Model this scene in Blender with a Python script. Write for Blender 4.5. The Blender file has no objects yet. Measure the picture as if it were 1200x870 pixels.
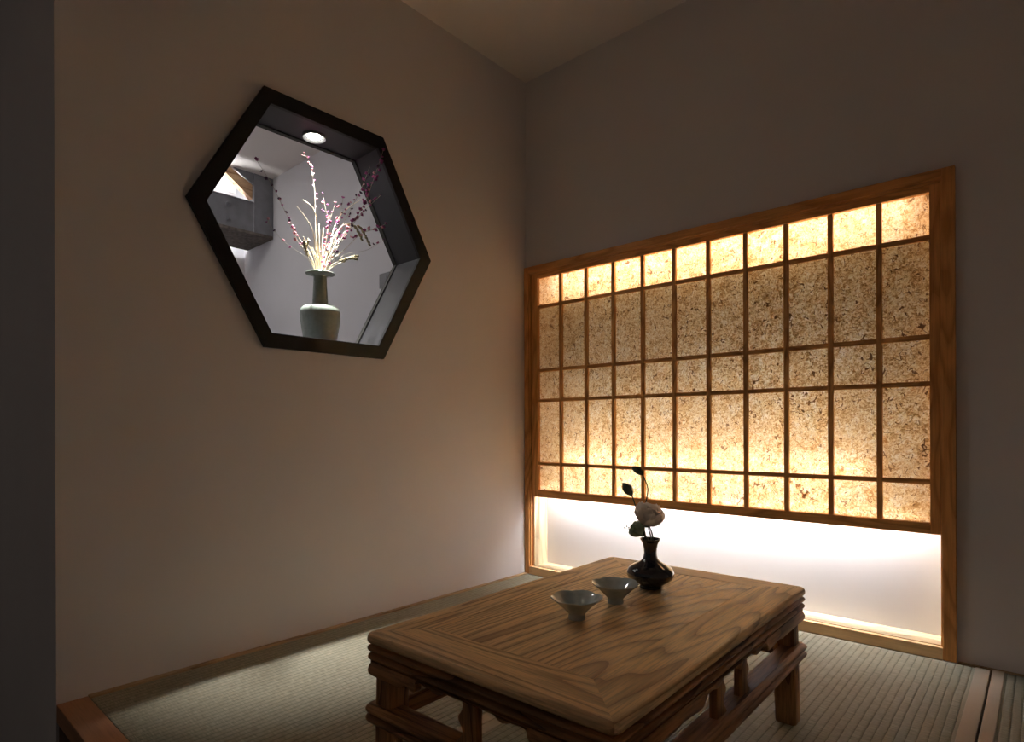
import bpy, bmesh, math, random
from mathutils import Vector, Matrix

rnd = random.Random(7)
C = bpy.context.scene.collection
PI = math.pi

# ------------------------------------------------------------------ materials
def new_mat(name):
    m = bpy.data.materials.new(name); m.use_nodes = True
    nt = m.node_tree
    for n in list(nt.nodes): nt.nodes.remove(n)
    out = nt.nodes.new('ShaderNodeOutputMaterial')
    b = nt.nodes.new('ShaderNodeBsdfPrincipled')
    nt.links.new(b.outputs[0], out.inputs[0])
    return m, nt, b, out

def N(nt, kind, **kw):
    n = nt.nodes.new(kind)
    for k, v in kw.items():
        if k in ('op', 'operation'): n.operation = v
        elif k == 'bt': n.blend_type = v
        elif k == 'dt': n.data_type = v
        else: n.inputs[k].default_value = v
    return n

def L(nt, a, b): nt.links.new(a, b)

def math_n(nt, op, a, b=None, clamp=False):
    n = nt.nodes.new('ShaderNodeMath'); n.operation = op; n.use_clamp = clamp
    for i, v in enumerate((a, b)):
        if v is None: continue
        if isinstance(v, (int, float)): n.inputs[i].default_value = v
        else: nt.links.new(v, n.inputs[i])
    return n.outputs[0]

def mapping(nt, scale, loc=(0, 0, 0), coord='Object'):
    tc = nt.nodes.new('ShaderNodeTexCoord'); mp = nt.nodes.new('ShaderNodeMapping')
    mp.inputs['Scale'].default_value = scale; mp.inputs['Location'].default_value = loc
    nt.links.new(tc.outputs[coord], mp.inputs[0])
    return mp.outputs[0]

def noise(nt, vec, scale=1, detail=2, rough=.5, dist=0):
    n = nt.nodes.new('ShaderNodeTexNoise')
    n.inputs['Scale'].default_value = scale; n.inputs['Detail'].default_value = detail
    n.inputs['Roughness'].default_value = rough; n.inputs['Distortion'].default_value = dist
    nt.links.new(vec, n.inputs['Vector'])
    return n.outputs['Fac']

def ramp(nt, fac, stops):
    r = nt.nodes.new('ShaderNodeValToRGB')
    e = r.color_ramp.elements
    e[0].position, e[0].color = stops[0][0], (*stops[0][1], 1)
    e[1].position, e[1].color = stops[-1][0], (*stops[-1][1], 1)
    for p, c in stops[1:-1]:
        x = e.new(p); x.color = (*c, 1)
    nt.links.new(fac, r.inputs[0])
    return r.outputs[0]

def mix(nt, fac, a, b, bt='MIX'):
    m = nt.nodes.new('ShaderNodeMix'); m.data_type = 'RGBA'; m.blend_type = bt
    for i, v in ((0, fac), (6, a), (7, b)):
        if isinstance(v, (int, float)): m.inputs[i].default_value = v
        elif isinstance(v, tuple): m.inputs[i].default_value = (*v, 1)
        else: nt.links.new(v, m.inputs[i])
    return m.outputs[2]

def bump(nt, b, h, strength=.2, dist=.002):
    n = nt.nodes.new('ShaderNodeBump')
    n.inputs['Strength'].default_value = strength; n.inputs['Distance'].default_value = dist
    nt.links.new(h, n.inputs['Height']); nt.links.new(n.outputs[0], b.inputs['Normal'])

def lin(r, g, b):
    f = lambda c: (c / 255 / 12.92) if c / 255 <= .04045 else ((c / 255 + .055) / 1.055) ** 2.4
    return (f(r), f(g), f(b))

def plain(name, col, rough=.6, vary=.0, metal=0, spec=.5, scale=30, bumpy=0):
    m, nt, b, out = new_mat(name)
    b.inputs['Roughness'].default_value = rough; b.inputs['Metallic'].default_value = metal
    b.inputs['Specular IOR Level'].default_value = spec
    v = mapping(nt, (1, 1, 1))
    f = noise(nt, v, scale, 3)
    c2 = tuple(max(0, x * (1 - vary)) for x in col)
    L(nt, ramp(nt, f, [(.3, c2), (.7, col)]), b.inputs['Base Color'])
    if bumpy: bump(nt, b, f, bumpy, .002)
    return m

def plaster(name, col):
    m, nt, b, out = new_mat(name)
    b.inputs['Roughness'].default_value = .92; b.inputs['Specular IOR Level'].default_value = .15
    v = mapping(nt, (1, 1, 1))
    a = noise(nt, v, 3, 4); c = noise(nt, v, 240, 2)
    L(nt, ramp(nt, a, [(.25, tuple(x * .95 for x in col)), (.75, col)]), b.inputs['Base Color'])
    bump(nt, b, c, .08, .0006)
    return m

def wood(name, dark, light, axis, rings=16, scale=7, pores=.35, rough=.5, bmp=.25, off=0., contrast=1., stretch=.16):
    m, nt, b, out = new_mat(name)
    b.inputs['Roughness'].default_value = rough; b.inputs['Specular IOR Level'].default_value = .3
    s = [1, 1, 1]; s[axis] = stretch
    v = mapping(nt, tuple(s), (off, off * .7, off * 1.3))
    n1 = noise(nt, v, scale, 2, .45, .35)
    r = math_n(nt, 'MULTIPLY', n1, rings)
    fr = math_n(nt, 'FRACT', r)
    s2 = [220, 220, 220]; s2[axis] = 9
    fine = noise(nt, mapping(nt, tuple(s2)), 1, 3, .6)
    s3 = [6, 6, 6]; s3[axis] = 2
    big = noise(nt, mapping(nt, tuple(s3), (off, 3, 1)), 1, 3)
    mid = tuple((a + c) / 2 for a, c in zip(dark, light))
    late = tuple(a + (c - a) * (1 - contrast) for a, c in zip(dark, light))
    col = ramp(nt, fr, [(0, late), (.14, mid), (.45, light), (.8, light), (1, tuple((a + 2 * c) / 3 for a, c in zip(dark, light)))])
    pf = ramp(nt, fine, [(.38, (1 - pores,) * 3), (.55, (1, 1, 1))])
    col = mix(nt, 1.0, col, pf, 'MULTIPLY')
    bg = ramp(nt, big, [(.3, (.82, .80, .78)), (.7, (1, 1, 1))])
    col = mix(nt, .7, col, bg, 'MULTIPLY')
    L(nt, col, b.inputs['Base Color'])
    hh = math_n(nt, 'ADD', math_n(nt, 'MULTIPLY', fr, .6), fine)
    bump(nt, b, hh, bmp, .0012)
    return m

def emit(name, col, strength):
    m = bpy.data.materials.new(name); m.use_nodes = True
    nt = m.node_tree
    for n in list(nt.nodes): nt.nodes.remove(n)
    out = nt.nodes.new('ShaderNodeOutputMaterial'); e = nt.nodes.new('ShaderNodeEmission')
    e.inputs[0].default_value = (*col, 1); e.inputs[1].default_value = strength
    nt.links.new(e.outputs[0], out.inputs[0])
    return m

def paper_mat():
    m, nt, b, out = new_mat('mulberry_paper')
    v = mapping(nt, (1, 1, 1))
    # soft mottling, thread-like fibres, short bark strokes
    mott = math_n(nt, 'ADD', math_n(nt, 'MULTIPLY', noise(nt, v, 85, 3, .6, 1.4), .72), math_n(nt, 'MULTIPLY', noise(nt, v, 22, 3, .6, .8), .28))
    f1 = noise(nt, v, 75, 2, .5, 2.2)
    f1 = math_n(nt, 'ABSOLUTE', math_n(nt, 'SUBTRACT', f1, .5))
    k1 = noise(nt, mapping(nt, (1, 1, 1), (3, 1, 2)), 110, 1)
    th = math_n(nt, 'MULTIPLY', math_n(nt, 'LESS_THAN', f1, .026), math_n(nt, 'GREATER_THAN', k1, .45))
    f2 = noise(nt, mapping(nt, (1, 1, .7), (5, 2, 7)), 23, 1.5, .5, 1.6)
    f2 = math_n(nt, 'ABSOLUTE', math_n(nt, 'SUBTRACT', f2, .5))
    k2 = noise(nt, mapping(nt, (1, 1, 1), (9, 4, 1)), 52, 1)
    st = math_n(nt, 'MULTIPLY', math_n(nt, 'LESS_THAN', f2, .019), math_n(nt, 'GREATER_THAN', k2, .565))
    base = ramp(nt, mott, [(.36, (.46, .30, .14)), (.44, (.74, .57, .35)), (.51, (.91, .80, .58)), (.61, (.98, .96, .88))])
    c = mix(nt, math_n(nt, 'MULTIPLY', th, .62), base, (.40, .20, .08))
    c = mix(nt, math_n(nt, 'MULTIPLY', st, .85), c, (.20, .095, .04))
    tr = nt.nodes.new('ShaderNodeBsdfTranslucent'); df = nt.nodes.new('ShaderNodeBsdfDiffuse')
    L(nt, c, tr.inputs[0]); L(nt, mix(nt, .5, c, (.50, .42, .33)), df.inputs[0])
    mx = nt.nodes.new('ShaderNodeMixShader'); mx.inputs[0].default_value = .42
    L(nt, tr.outputs[0], mx.inputs[1]); L(nt, df.outputs[0], mx.inputs[2])
    L(nt, mx.outputs[0], out.inputs[0])
    return m

def tatami_mat(name):
    m, nt, b, out = new_mat(name)
    b.inputs['Roughness'].default_value = .75; b.inputs['Specular IOR Level'].default_value = .25
    tc = nt.nodes.new('ShaderNodeTexCoord'); sp = nt.nodes.new('ShaderNodeSeparateXYZ')
    L(nt, tc.outputs['Object'], sp.inputs[0])
    x, y = sp.outputs[0], sp.outputs[1]
    wob = noise(nt, mapping(nt, (1, 1, 1)), 12, 2)
    xx = math_n(nt, 'ADD', x, math_n(nt, 'MULTIPLY', wob, .004))
    fx = math_n(nt, 'FRACT', math_n(nt, 'MULTIPLY', xx, 1 / .0205))
    # rounded rib: 1-(2f-1)^2
    t = math_n(nt, 'SUBTRACT', math_n(nt, 'MULTIPLY', fx, 2), 1)
    rib = math_n(nt, 'SUBTRACT', 1, math_n(nt, 'POWER', math_n(nt, 'ABSOLUTE', t), 4))
    # individual rushes running across each rib
    idx = math_n(nt, 'FLOOR', math_n(nt, 'MULTIPLY', xx, 1 / .0205))
    yy = math_n(nt, 'ADD', math_n(nt, 'MULTIPLY', y, 1 / .0042), math_n(nt, 'MULTIPLY', idx, .5))
    fy = math_n(nt, 'SINE', math_n(nt, 'MULTIPLY', yy, 2 * PI))
    rn = noise(nt, mapping(nt, (30, 500, 1)), 1, 2)
    big = noise(nt, mapping(nt, (1, 1, 1)), 2.2, 3)
    col = ramp(nt, rn, [(.3, lin(134, 130, 112)), (.55, lin(162, 158, 140)), (.75, lin(184, 180, 160))])
    col = mix(nt, 1.0, col, ramp(nt, rib, [(0, (.42, .40, .36)), (.45, (.92, .92, .9)), (1, (1, 1, 1))]), 'MULTIPLY')
    col = mix(nt, .55, col, ramp(nt, big, [(.3, (.74, .70, .62)), (.7, (1, 1, 1))]), 'MULTIPLY')
    L(nt, col, b.inputs['Base Color'])
    h = math_n(nt, 'ADD', math_n(nt, 'MULTIPLY', rib, 1.0), math_n(nt, 'MULTIPLY', fy, .10))
    bump(nt, b, h, .8, .0022)
    return m

def cloth_mat(name, col):
    m, nt, b, out = new_mat(name)
    b.inputs['Roughness'].default_value = .85; b.inputs['Specular IOR Level'].default_value = .2
    f = noise(nt, mapping(nt, (900, 500, 1)), 1, 2)
    L(nt, ramp(nt, f, [(.3, tuple(x * .8 for x in col)), (.7, col)]), b.inputs['Base Color'])
    bump(nt, b, f, .25, .0006)
    return m

def glaze(name, col, col2, rough=.12, coat=.6):
    m, nt, b, out = new_mat(name)
    b.inputs['Roughness'].default_value = rough; b.inputs['Coat Weight'].default_value = coat
    b.inputs['Coat Roughness'].default_value = .06
    f = noise(nt, mapping(nt, (1, 1, 1)), 45, 4)
    L(nt, ramp(nt, f, [(.35, col2), (.65, col)]), b.inputs['Base Color'])
    return m

M = {}
M['wall'] = plaster('wall_paint', lin(222, 217, 217))
M['wall_white'] = plaster('white_plaster', lin(226, 224, 226))
M['wall_grey'] = plaster('cool_grey_plaster', lin(205, 204, 207))
M['ceiling'] = plaster('ceiling_paint', lin(232, 225, 219))
M['floor'] = plain('dark_floor', lin(60, 48, 40), .5, .3)
M['platform'] = wood('platform_board', lin(126, 84, 58), lin(186, 134, 98), 0, 9, 5, .15, .45, .06)
M['riser'] = wood('riser_board', lin(74, 50, 36), lin(110, 78, 58), 0, 9, 5, .15, .5, .06)
M['lath'] = wood('lath_board', lin(140, 112, 80), lin(190, 160, 122), 1, 9, 5, .15, .6, .06)
CD, CL = lin(170, 110, 54), lin(228, 166, 98)
M['cedar_x'] = wood('cedar_x', CD, CL, 0, 12, 7, .14, .5, .06, 0, .55)
M['cedar_z'] = wood('cedar_z', CD, CL, 2, 12, 7, .14, .5, .06, 2, .55)
PD, PL = lin(206, 176, 132), lin(240, 220, 184)
M['pale_x'] = wood('pale_wood_x', PD, PL, 0, 9, 6, .10, .5, .05, 0, .6)
M['pale_z'] = wood('pale_wood_z', PD, PL, 2, 9, 6, .10, .5, .05, 0, .6)
M['sill_face'] = wood('sill_face_wood', lin(206, 160, 108), lin(244, 206, 156), 0, 9, 6, .10, .5, .05, 1, .6)
M['groove'] = plain('groove_wood', lin(186, 112, 52), .6, .2)
TD, TL = lin(138, 88, 48), lin(255, 219, 162)
M['elm_x'] = wood('old_elm_x', TD, TL, 0, 16, 5, .32, .42, .5, 1.3, .7, .10)
M['elm_y'] = wood('old_elm_y', TD, TL, 1, 42, 4.2, .34, .38, .7, 4.1, .9, .09)
M['elm_y2'] = wood('old_elm_y_plain', TD, TL, 1, 22, 5, .34, .42, .6, 8.7, .8, .10)
ED, EL = lin(106, 70, 43), lin(190, 138, 90)  # table sides: their shade, plus groove dirt, put into a darker elm
M['shaded_x'] = wood('old_elm_shaded_x', ED, EL, 0, 9, 7, .40, .42, .4, 2)
M['shaded_y'] = wood('old_elm_shaded_y', ED, EL, 1, 9, 7, .40, .42, .4, 5)
M['shaded_z'] = wood('old_elm_shaded_z', ED, EL, 2, 9, 7, .40, .45, .4, 7)
M['paper'] = paper_mat()
M['tatami'] = tatami_mat('rush_weave')
M['heri'] = cloth_mat('tatami_border_cloth', lin(196, 180, 160))
M['mat_core'] = plain('mat_core', lin(110, 96, 70), .9, .3)
M['black'] = plain('black_lacquer', lin(24, 23, 23), .5, .3, spec=.3, scale=14, bumpy=.05)
M['reveal'] = plain('dark_grey_paint', lin(46, 46, 50), .45, .12, spec=.4, scale=20, bumpy=.04)
M['seal'] = plain('dark_seal', lin(44, 42, 36), .6, .5, scale=60, bumpy=.3)
M['steel'] = plain('grey_painted_steel', lin(128, 129, 134), .5, .25, spec=.4, scale=12, bumpy=.06)
M['rust'] = plain('weathered_flange', lin(122, 112, 104), .8, .6, scale=40, bumpy=.4)
M['brace'] = wood('brace_plank', lin(150, 106, 70), lin(214, 176, 138), 1, 8, 6, .2, .6, .1)
M['white_metal'] = plain('white_lamp_ring', lin(228, 228, 224), .4, .03)
M['ring_grey'] = plain('satin_grey_ring', lin(92, 93, 91), .6, .03)
M['celadon'] = glaze('celadon_glaze', lin(172, 182, 172), lin(156, 168, 156), .25, .5)
M['cup'] = glaze('grey_green_glaze', lin(196, 207, 206), lin(174, 186, 184), .08, .8)
M['ink'] = glaze('dark_glaze', lin(40, 36, 46), lin(27, 25, 36), .10, .9)
M['straw'] = plain('dry_straw', lin(236, 224, 196), .7, .15, scale=80)
M['ear'] = plain('dry_ear', lin(168, 156, 122), .8, .4, scale=160)
M['stem_dry'] = plain('dry_stem', lin(170, 160, 140), .7, .3, scale=80)
M['magenta'] = plain('magenta_petal', lin(140, 46, 104), .7, .35, scale=200)
M['purple'] = plain('dark_purple_petal', lin(66, 26, 62), .7, .35, scale=200)
M['pink'] = plain('pale_pink_petal', lin(206, 142, 152), .7, .25, scale=200)
def petal_mat(name, col):
    m, nt, b, out = new_mat(name)
    b.inputs['Roughness'].default_value = .6; b.inputs['Base Color'].default_value = (*col, 1)
    t = nt.nodes.new('ShaderNodeBsdfTranslucent'); mx = nt.nodes.new('ShaderNodeMixShader'); mx.inputs[0].default_value = .7
    f = noise(nt, mapping(nt, (1, 1, 1)), 60, 2)
    c = ramp(nt, f, [(.3, tuple(x * .85 for x in col)), (.7, col)])
    L(nt, c, b.inputs['Base Color']); L(nt, c, t.inputs[0])
    L(nt, b.outputs[0], mx.inputs[1]); L(nt, t.outputs[0], mx.inputs[2]); L(nt, mx.outputs[0], out.inputs[0])
    return m
M['petal'] = petal_mat('cream_petal', lin(250, 244, 238))
M['petal_green'] = petal_mat('pale_green_petal', lin(176, 188, 164))
M['leaf'] = plain('dark_green_stem', lin(70, 84, 64), .5, .25, scale=60)
M['bud'] = plain('green_bud', lin(120, 132, 112), .5, .3, scale=90)
M['switch'] = plain('grey_plastic', lin(120, 120, 122), .5, .05)

TUBE = emit('tube_glow', (.97, .975, 1), 165)
TUBE_HI = emit('tube_glow_top', (.96, .975, 1), 125)
TUBE_LO = emit('tube_glow_low', (.92, .955, 1), 37)
SPOT = emit('downlight_glow', (1, .98, .95), 170)
BACKL = emit('back_lamp_glow', (.97, .98, 1), 95)
FILL_GLOW = emit('added_fill_glow', (1, .985, .97), 15)

# ------------------------------------------------------------------ geometry helpers
def add_box(bm, x0, x1, y0, y1, z0, z1, bev=0):
    vs = [bm.verts.new((x, y, z)) for x in (x0, x1) for y in (y0, y1) for z in (z0, z1)]
    f = [(0, 1, 3, 2), (4, 6, 7, 5), (0, 4, 5, 1), (2, 3, 7, 6), (0, 2, 6, 4), (1, 5, 7, 3)]
    fs = [bm.faces.new([vs[i] for i in q]) for q in f]
    if bev:
        es = list({e for q in fs for e in q.edges})
        bmesh.ops.bevel(bm, geom=es, offset=bev, segments=2, profile=.6, affect='EDGES')

def box(x0, x1, y0, y1, z0, z1, bev=0):
    bm = bmesh.new(); add_box(bm, x0, x1, y0, y1, z0, z1, bev); return bm

def add_prism(bm, poly, fn, a, b):
    """poly: 2-D outline; fn(u, v, w) -> 3-D; extruded in w from a to b"""
    A = [bm.verts.new(fn(u, v, a)) for u, v in poly]
    B = [bm.verts.new(fn(u, v, b)) for u, v in poly]
    n = len(poly)
    for i in range(n):
        bm.faces.new((A[i], A[(i + 1) % n], B[(i + 1) % n], B[i]))
    bm.faces.new(A[::-1]); bm.faces.new(B)

def add_loft(bm, secs, closed_ring=True, cap=True):
    rings = [[bm.verts.new(p) for p in s] for s in secs]
    n = len(rings[0])
    for a, b in zip(rings, rings[1:]):
        for i in range(n if closed_ring else n - 1):
            j = (i + 1) % n
            bm.faces.new((a[i], a[j], b[j], b[i]))
    if cap and closed_ring:
        bm.faces.new(rings[0][::-1]); bm.faces.new(rings[-1])

def add_lathe(bm, prof, cx=0, cy=0, seg=48, rfun=None):
    """prof: list of (r, z); r=0 ends make poles"""
    rings = []
    for r, z in prof:
        if r < 1e-6: rings.append([bm.verts.new((cx, cy, z))])
        else:
            ring = []
            for k in range(seg):
                t = 2 * PI * k / seg
                q = r * (rfun(t, r, z) if rfun else 1)
                ring.append(bm.verts.new((cx + q * math.cos(t), cy + q * math.sin(t), z)))
            rings.append(ring)
    for a, b in zip(rings, rings[1:]):
        for k in range(seg):
            j = (k + 1) % seg
            if len(a) == 1 and len(b) == 1: continue
            if len(a) == 1: bm.faces.new((a[0], b[k], b[j]))
            elif len(b) == 1: bm.faces.new((a[k], a[j], b[0]))
            else: bm.faces.new((a[k], a[j], b[j], b[k]))

def smooth_path(pts, n=6):
    P = [Vector(p) for p in pts]
    if len(P) < 3: return P
    Q = [P[0] * 2 - P[1]] + P + [P[-1] * 2 - P[-2]]
    out = []
    for i in range(1, len(Q) - 2):
        p0, p1, p2, p3 = Q[i - 1:i + 3]
        for k in range(n):
            t = k / n
            out.append(.5 * ((2 * p1) + (p2 - p0) * t + (2 * p0 - 5 * p1 + 4 * p2 - p3) * t * t + (3 * p1 - p0 - 3 * p2 + p3) * t ** 3))
    out.append(P[-1])
    return out

def add_tube(bm, pts, r0, r1=None, seg=6, n=6):
    P = smooth_path(pts, n); r1 = r0 if r1 is None else r1
    secs = []
    up = Vector((.3, .2, 1)).normalized()
    for i, p in enumerate(P):
        d = (P[min(i + 1, len(P) - 1)] - P[max(i - 1, 0)]).normalized()
        a = d.cross(Vector((.91, -.4, .1))).normalized(); b = d.cross(a)
        r = r0 + (r1 - r0) * i / (len(P) - 1)
        secs.append([p + (a * math.cos(2 * PI * k / seg) + b * math.sin(2 * PI * k / seg)) * r for k in range(seg)])
    add_loft(bm, secs)
    return P

def add_blob(bm, c, axis, ln, r, seg=8, rings=6, pts=1.0):
    """spindle from c along axis"""
    c = Vector(c); d = Vector(axis).normalized()
    a = d.orthogonal().normalized(); b = d.cross(a)
    prev = [bm.verts.new(c)]
    for i in range(1, rings):
        t = i / rings
        rr = r * math.sin(PI * t) ** pts
        ring = [bm.verts.new(c + d * ln * t + (a * math.cos(2 * PI * k / seg) + b * math.sin(2 * PI * k / seg)) * rr) for k in range(seg)]
        for k in range(seg):
            j = (k + 1) % seg
            bm.faces.new((prev[0], ring[j], ring[k]) if len(prev) == 1 else (prev[k], prev[j], ring[j], ring[k]))
        prev = ring
    tip = bm.verts.new(c + d * ln)
    for k in range(seg): bm.faces.new((prev[k], prev[(k + 1) % seg], tip))

def obj(name, bm, mat, parent=None, world=False, smooth=None, loc=None):
    """link a bmesh as ONE object; world=True means its coordinates are world ones although it has a parent"""
    if parent is not None and world:
        o = parent; off = Vector((0, 0, 0))
        while o is not None: off += Vector(o.location); o = o.parent
        bmesh.ops.translate(bm, verts=bm.verts, vec=-off)
    elif loc is not None:
        bmesh.ops.translate(bm, verts=bm.verts, vec=-Vector(loc))
    bmesh.ops.recalc_face_normals(bm, faces=bm.faces)
    me = bpy.data.meshes.new(name); bm.to_mesh(me); bm.free()
    me.materials.append(mat)
    if smooth is not None:
        me.polygons.foreach_set('use_smooth', [True] * len(me.polygons))
        me.set_sharp_from_angle(angle=math.radians(smooth))
    o = bpy.data.objects.new(name, me); C.objects.link(o)
    if parent is not None: o.parent = parent
    elif loc is not None: o.location = loc
    return o

def tag(o, label, cat, group=None):
    o['label'] = label; o['category'] = cat
    if group: o['group'] = group
    return o

def thing(name, label, cat, loc=(0, 0, 0), rotz=0, group=None):
    o = bpy.data.objects.new(name, None); C.objects.link(o)
    o.empty_display_size = .05
    o.location = loc; o.rotation_euler = (0, 0, rotz)
    return tag(o, label, cat, group)

def struct(name, bm, mat, parent=None, smooth=None):
    o = obj(name, bm, mat, parent, smooth=smooth)
    if parent is None: o['kind'] = 'structure'
    return o

# ------------------------------------------------------------------ the room
H = 2.589            # ceiling height above the mats
YF = -2.0135         # front edge of the raised platform
SW, SH = 1.829, 1.605  # outer size of the wooden casing on the back wall
HY, HZ = -1.1735, 1.505  # centre of the hexagonal window
HO = (.2516, .4561, .5047); HI = (.226, .404, .443)
def hexa(t): a, b, c = t; return [(-a, b), (a, b), (c, 0), (a, -b), (-a, -b), (-c, 0)]
WT = .165            # left wall thickness
NB = .115            # back plane of the niche
ZF = -.50            # corridor floor

# left wall: slab with a hexagonal hole
def wall_left_bm():
    bm = bmesh.new()
    Y0, Y1, Z0, Z1 = YF, .25, ZF, H
    hx = [(HY + y * .985, HZ + z * .985) for y, z in hexa(HO)]
    def ring(x):
        o = [bm.verts.new((x, y, z)) for y, z in ((hx[0][0], Z1), (hx[1][0], Z1), (Y1, Z1), (Y1, hx[2][1]), (Y1, Z0), (hx[3][0], Z0), (hx[4][0], Z0), (Y0, Z0), (Y0, hx[5][1]), (Y0, Z1))]
        i = [bm.verts.new((x, y, z)) for y, z in hx]
        return o, i
    def fill(r):
        o, i = r
        for q in ((o[0], o[1], i[1], i[0]), (o[1], o[2], o[3], i[2], i[1]), (i[2], o[3], o[4], o[5], i[3]), (i[3], o[5], o[6], i[4]), (i[4], o[6], o[7], o[8], i[5]), (i[5], o[8], o[9], o[0], i[0])):
            bm.faces.new(q)
    a = ring(0); b = ring(-WT)
    fill(a); fill(b)
    for u, v, n in ((a[0], b[0], 10), (a[1], b[1], 6)):
        for k in range(n):
            bm.faces.new((u[k], u[(k + 1) % n], v[(k + 1) % n], v[k]))
    return bm
struct('wall_left', wall_left_bm(), M['wall'])

bm = bmesh.new()   # back wall with the lit niche
add_box(bm, 0, 3.0, 0, .25, SH - .01, H)
add_box(bm, SW - .01, 3.0, 0, .25, ZF, SH - .01)
struct('wall_back', bm, M['wall'])
struct('wall_niche', box(0, SW - .01, NB, .25, ZF, SH - .01), M['wall_white'])
struct('wall_right', box(2.86, 3.0, -3.7, 0, ZF, H), M['wall'])
struct('wall_front', box(-2.9, -WT, YF, -1.95, ZF, H), M['wall'])
struct('ceiling', box(-2.9, 3.0, -3.7, .25, H, H + .12), M['ceiling'])
struct('floor', box(-2.9, 3.0, -3.7, .25, ZF - .1, ZF), M['floor'])
# the room behind the hexagonal window
struct('wall_north', box(-2.9, -WT, -.318, .25, ZF, H), M['wall_grey'])
struct('wall_west', box(-2.9, -2.62, -1.95, -.318, ZF, H), M['wall_grey'])
# platform
struct('trim_1', box(0.001, 2.86, YF, YF + .073, -.05, 0, .002), M['platform'])
struct('trim_2', box(0.001, 2.86, YF + .006, YF + .03, ZF, -.05), M['riser'])
struct('floor_platform', box(0.001, 2.86, YF + .03, -.001, ZF, -.055), M['riser'])
struct('baseboard_left', box(0.0005, .021, YF + .073, -.022, -.055, .004, .0015), M['lath'])
struct('baseboard_back', box(SW + .003, 2.86, -.012, -.0005, -.055, .002, .0015), M['lath'])

# ------------------------------------------------------------------ tatami mats
def tatami(name, label, x0, x1, borders):
    t = thing(name, label, 'tatami mat', ((x0 + x1) / 2, (YF + .073) / 2, -.054))
    y0, y1 = YF + .0745, -.0235
    if x0 > SW - .2 : y1 = -.0135
    bm = bmesh.new(); add_box(bm, x0, x1, y0, y1, -.0545, -.0005, .003)
    obj('mat_body', bm, M['tatami'], t, world=True)
    for a, b in borders:
        bm = bmesh.new(); nseg = 40
        secs = []
        for k in range(nseg + 1):
            y = y0 - .0005 + (y1 - y0 + .001) * k / nseg
            w = .0003 * math.sin(k * 1.7) + .0003 * math.sin(k * .6)
            secs.append([(a + w, y, -.02 if a <= x0 else -.002), (a + w, y, .0010), (a + w + .002, y, .0018), (b + w - .002, y, .0018), (b + w, y, .0010), (b + w, y, -.02 if b >= x1 else -.002)])
        add_loft(bm, secs)
        obj('border', bm, M['heri'], t, world=True)
    return t
tatami('tatami_mat', 'woven tatami mat along the hexagonal window wall, half of it in lamp light', .0225, .962, [(.930, .9628)])
tatami('tatami_mat', 'woven tatami mat under the low wooden table, in front of the lit screen', .967, 1.9135, [(.9662, .9985), (1.878, 1.9143)])
tatami('tatami_mat', 'dark tatami mat in the corner past the screen, beside the pale cloth seam', 1.9205, 2.855, [(1.9197, 1.949)])

# ------------------------------------------------------------------ hexagonal window
def hexring_bm(x0, x1, ho, hi, bev=0):
    bm = bmesh.new()
    O = hexa(ho); I = hexa(hi)
    A = [bm.verts.new((x1, HY + y, HZ + z)) for y, z in O]; B = [bm.verts.new((x1, HY + y, HZ + z)) for y, z in I]
    D = [bm.verts.new((x0, HY + y, HZ + z)) for y, z in O]; E = [bm.verts.new((x0, HY + y, HZ + z)) for y, z in I]
    for k in range(6):
        j = (k + 1) % 6
        bm.faces.new((A[k], A[j], B[j], B[k])); bm.faces.new((D[k], E[k], E[j], D[j]))
        bm.faces.new((B[k], B[j], E[j], E[k])); bm.faces.new((A[k], D[k], D[j], A[j]))
    if bev:
        bmesh.ops.recalc_face_normals(bm, faces=bm.faces)
        es = [e for e in bm.edges if all(abs(v.co.x - x1) < 1e-6 for v in e.verts)]
        bmesh.ops.bevel(bm, geom=es, offset=bev, segments=2, profile=.6, affect='EDGES')
    return bm
win = struct('window_1', hexring_bm(0.0005, .016, HO, HI, .002), M['black'])
win['label'] = 'black hexagonal window frame through the left wall'
lin_hi = tuple(x + .004 for x in HI)
obj('window_reveal', hexring_bm(-.150, .0005, tuple(x - .009 for x in HO), HI), M['reveal'], win)
obj('window_seal', hexring_bm(-.172, -.150, tuple(x - .009 for x in HO), tuple(x - .004 for x in HI)), M['seal'], win)

# recessed downlight in the head of the window
SZ = HZ + HI[1]
dl = thing('downlight', 'small round glowing downlight set in the top of the hexagonal window', 'downlight', (-.088, -1.175, SZ))
bm = bmesh.new(); add_lathe(bm, [(.0245, -.0015), (.0255, -.0025), (.0420, -.0085), (.0432, -.0090), (.0440, -.0080), (.0440, .0), (.0245, .0), (.0245, -.0015)], seg=48)
obj('ring', bm, M['ring_grey'], dl, smooth=40)
bm = bmesh.new(); add_lathe(bm, [(0, -.0030), (.0243, -.0030), (.0243, -.0005), (0, -.0005)], seg=40)
obj('diffuser', bm, SPOT, dl)

sl = bpy.data.lights.new('downlight_beam', 'SPOT'); so = bpy.data.objects.new('downlight_beam', sl); C.objects.link(so)
sl.energy = 190; sl.color = (1, .98, .95); sl.spot_size = math.radians(52); sl.spot_blend = 1; sl.shadow_soft_size = .022
so.location = (-.088, -1.175, SZ - .016)

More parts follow.
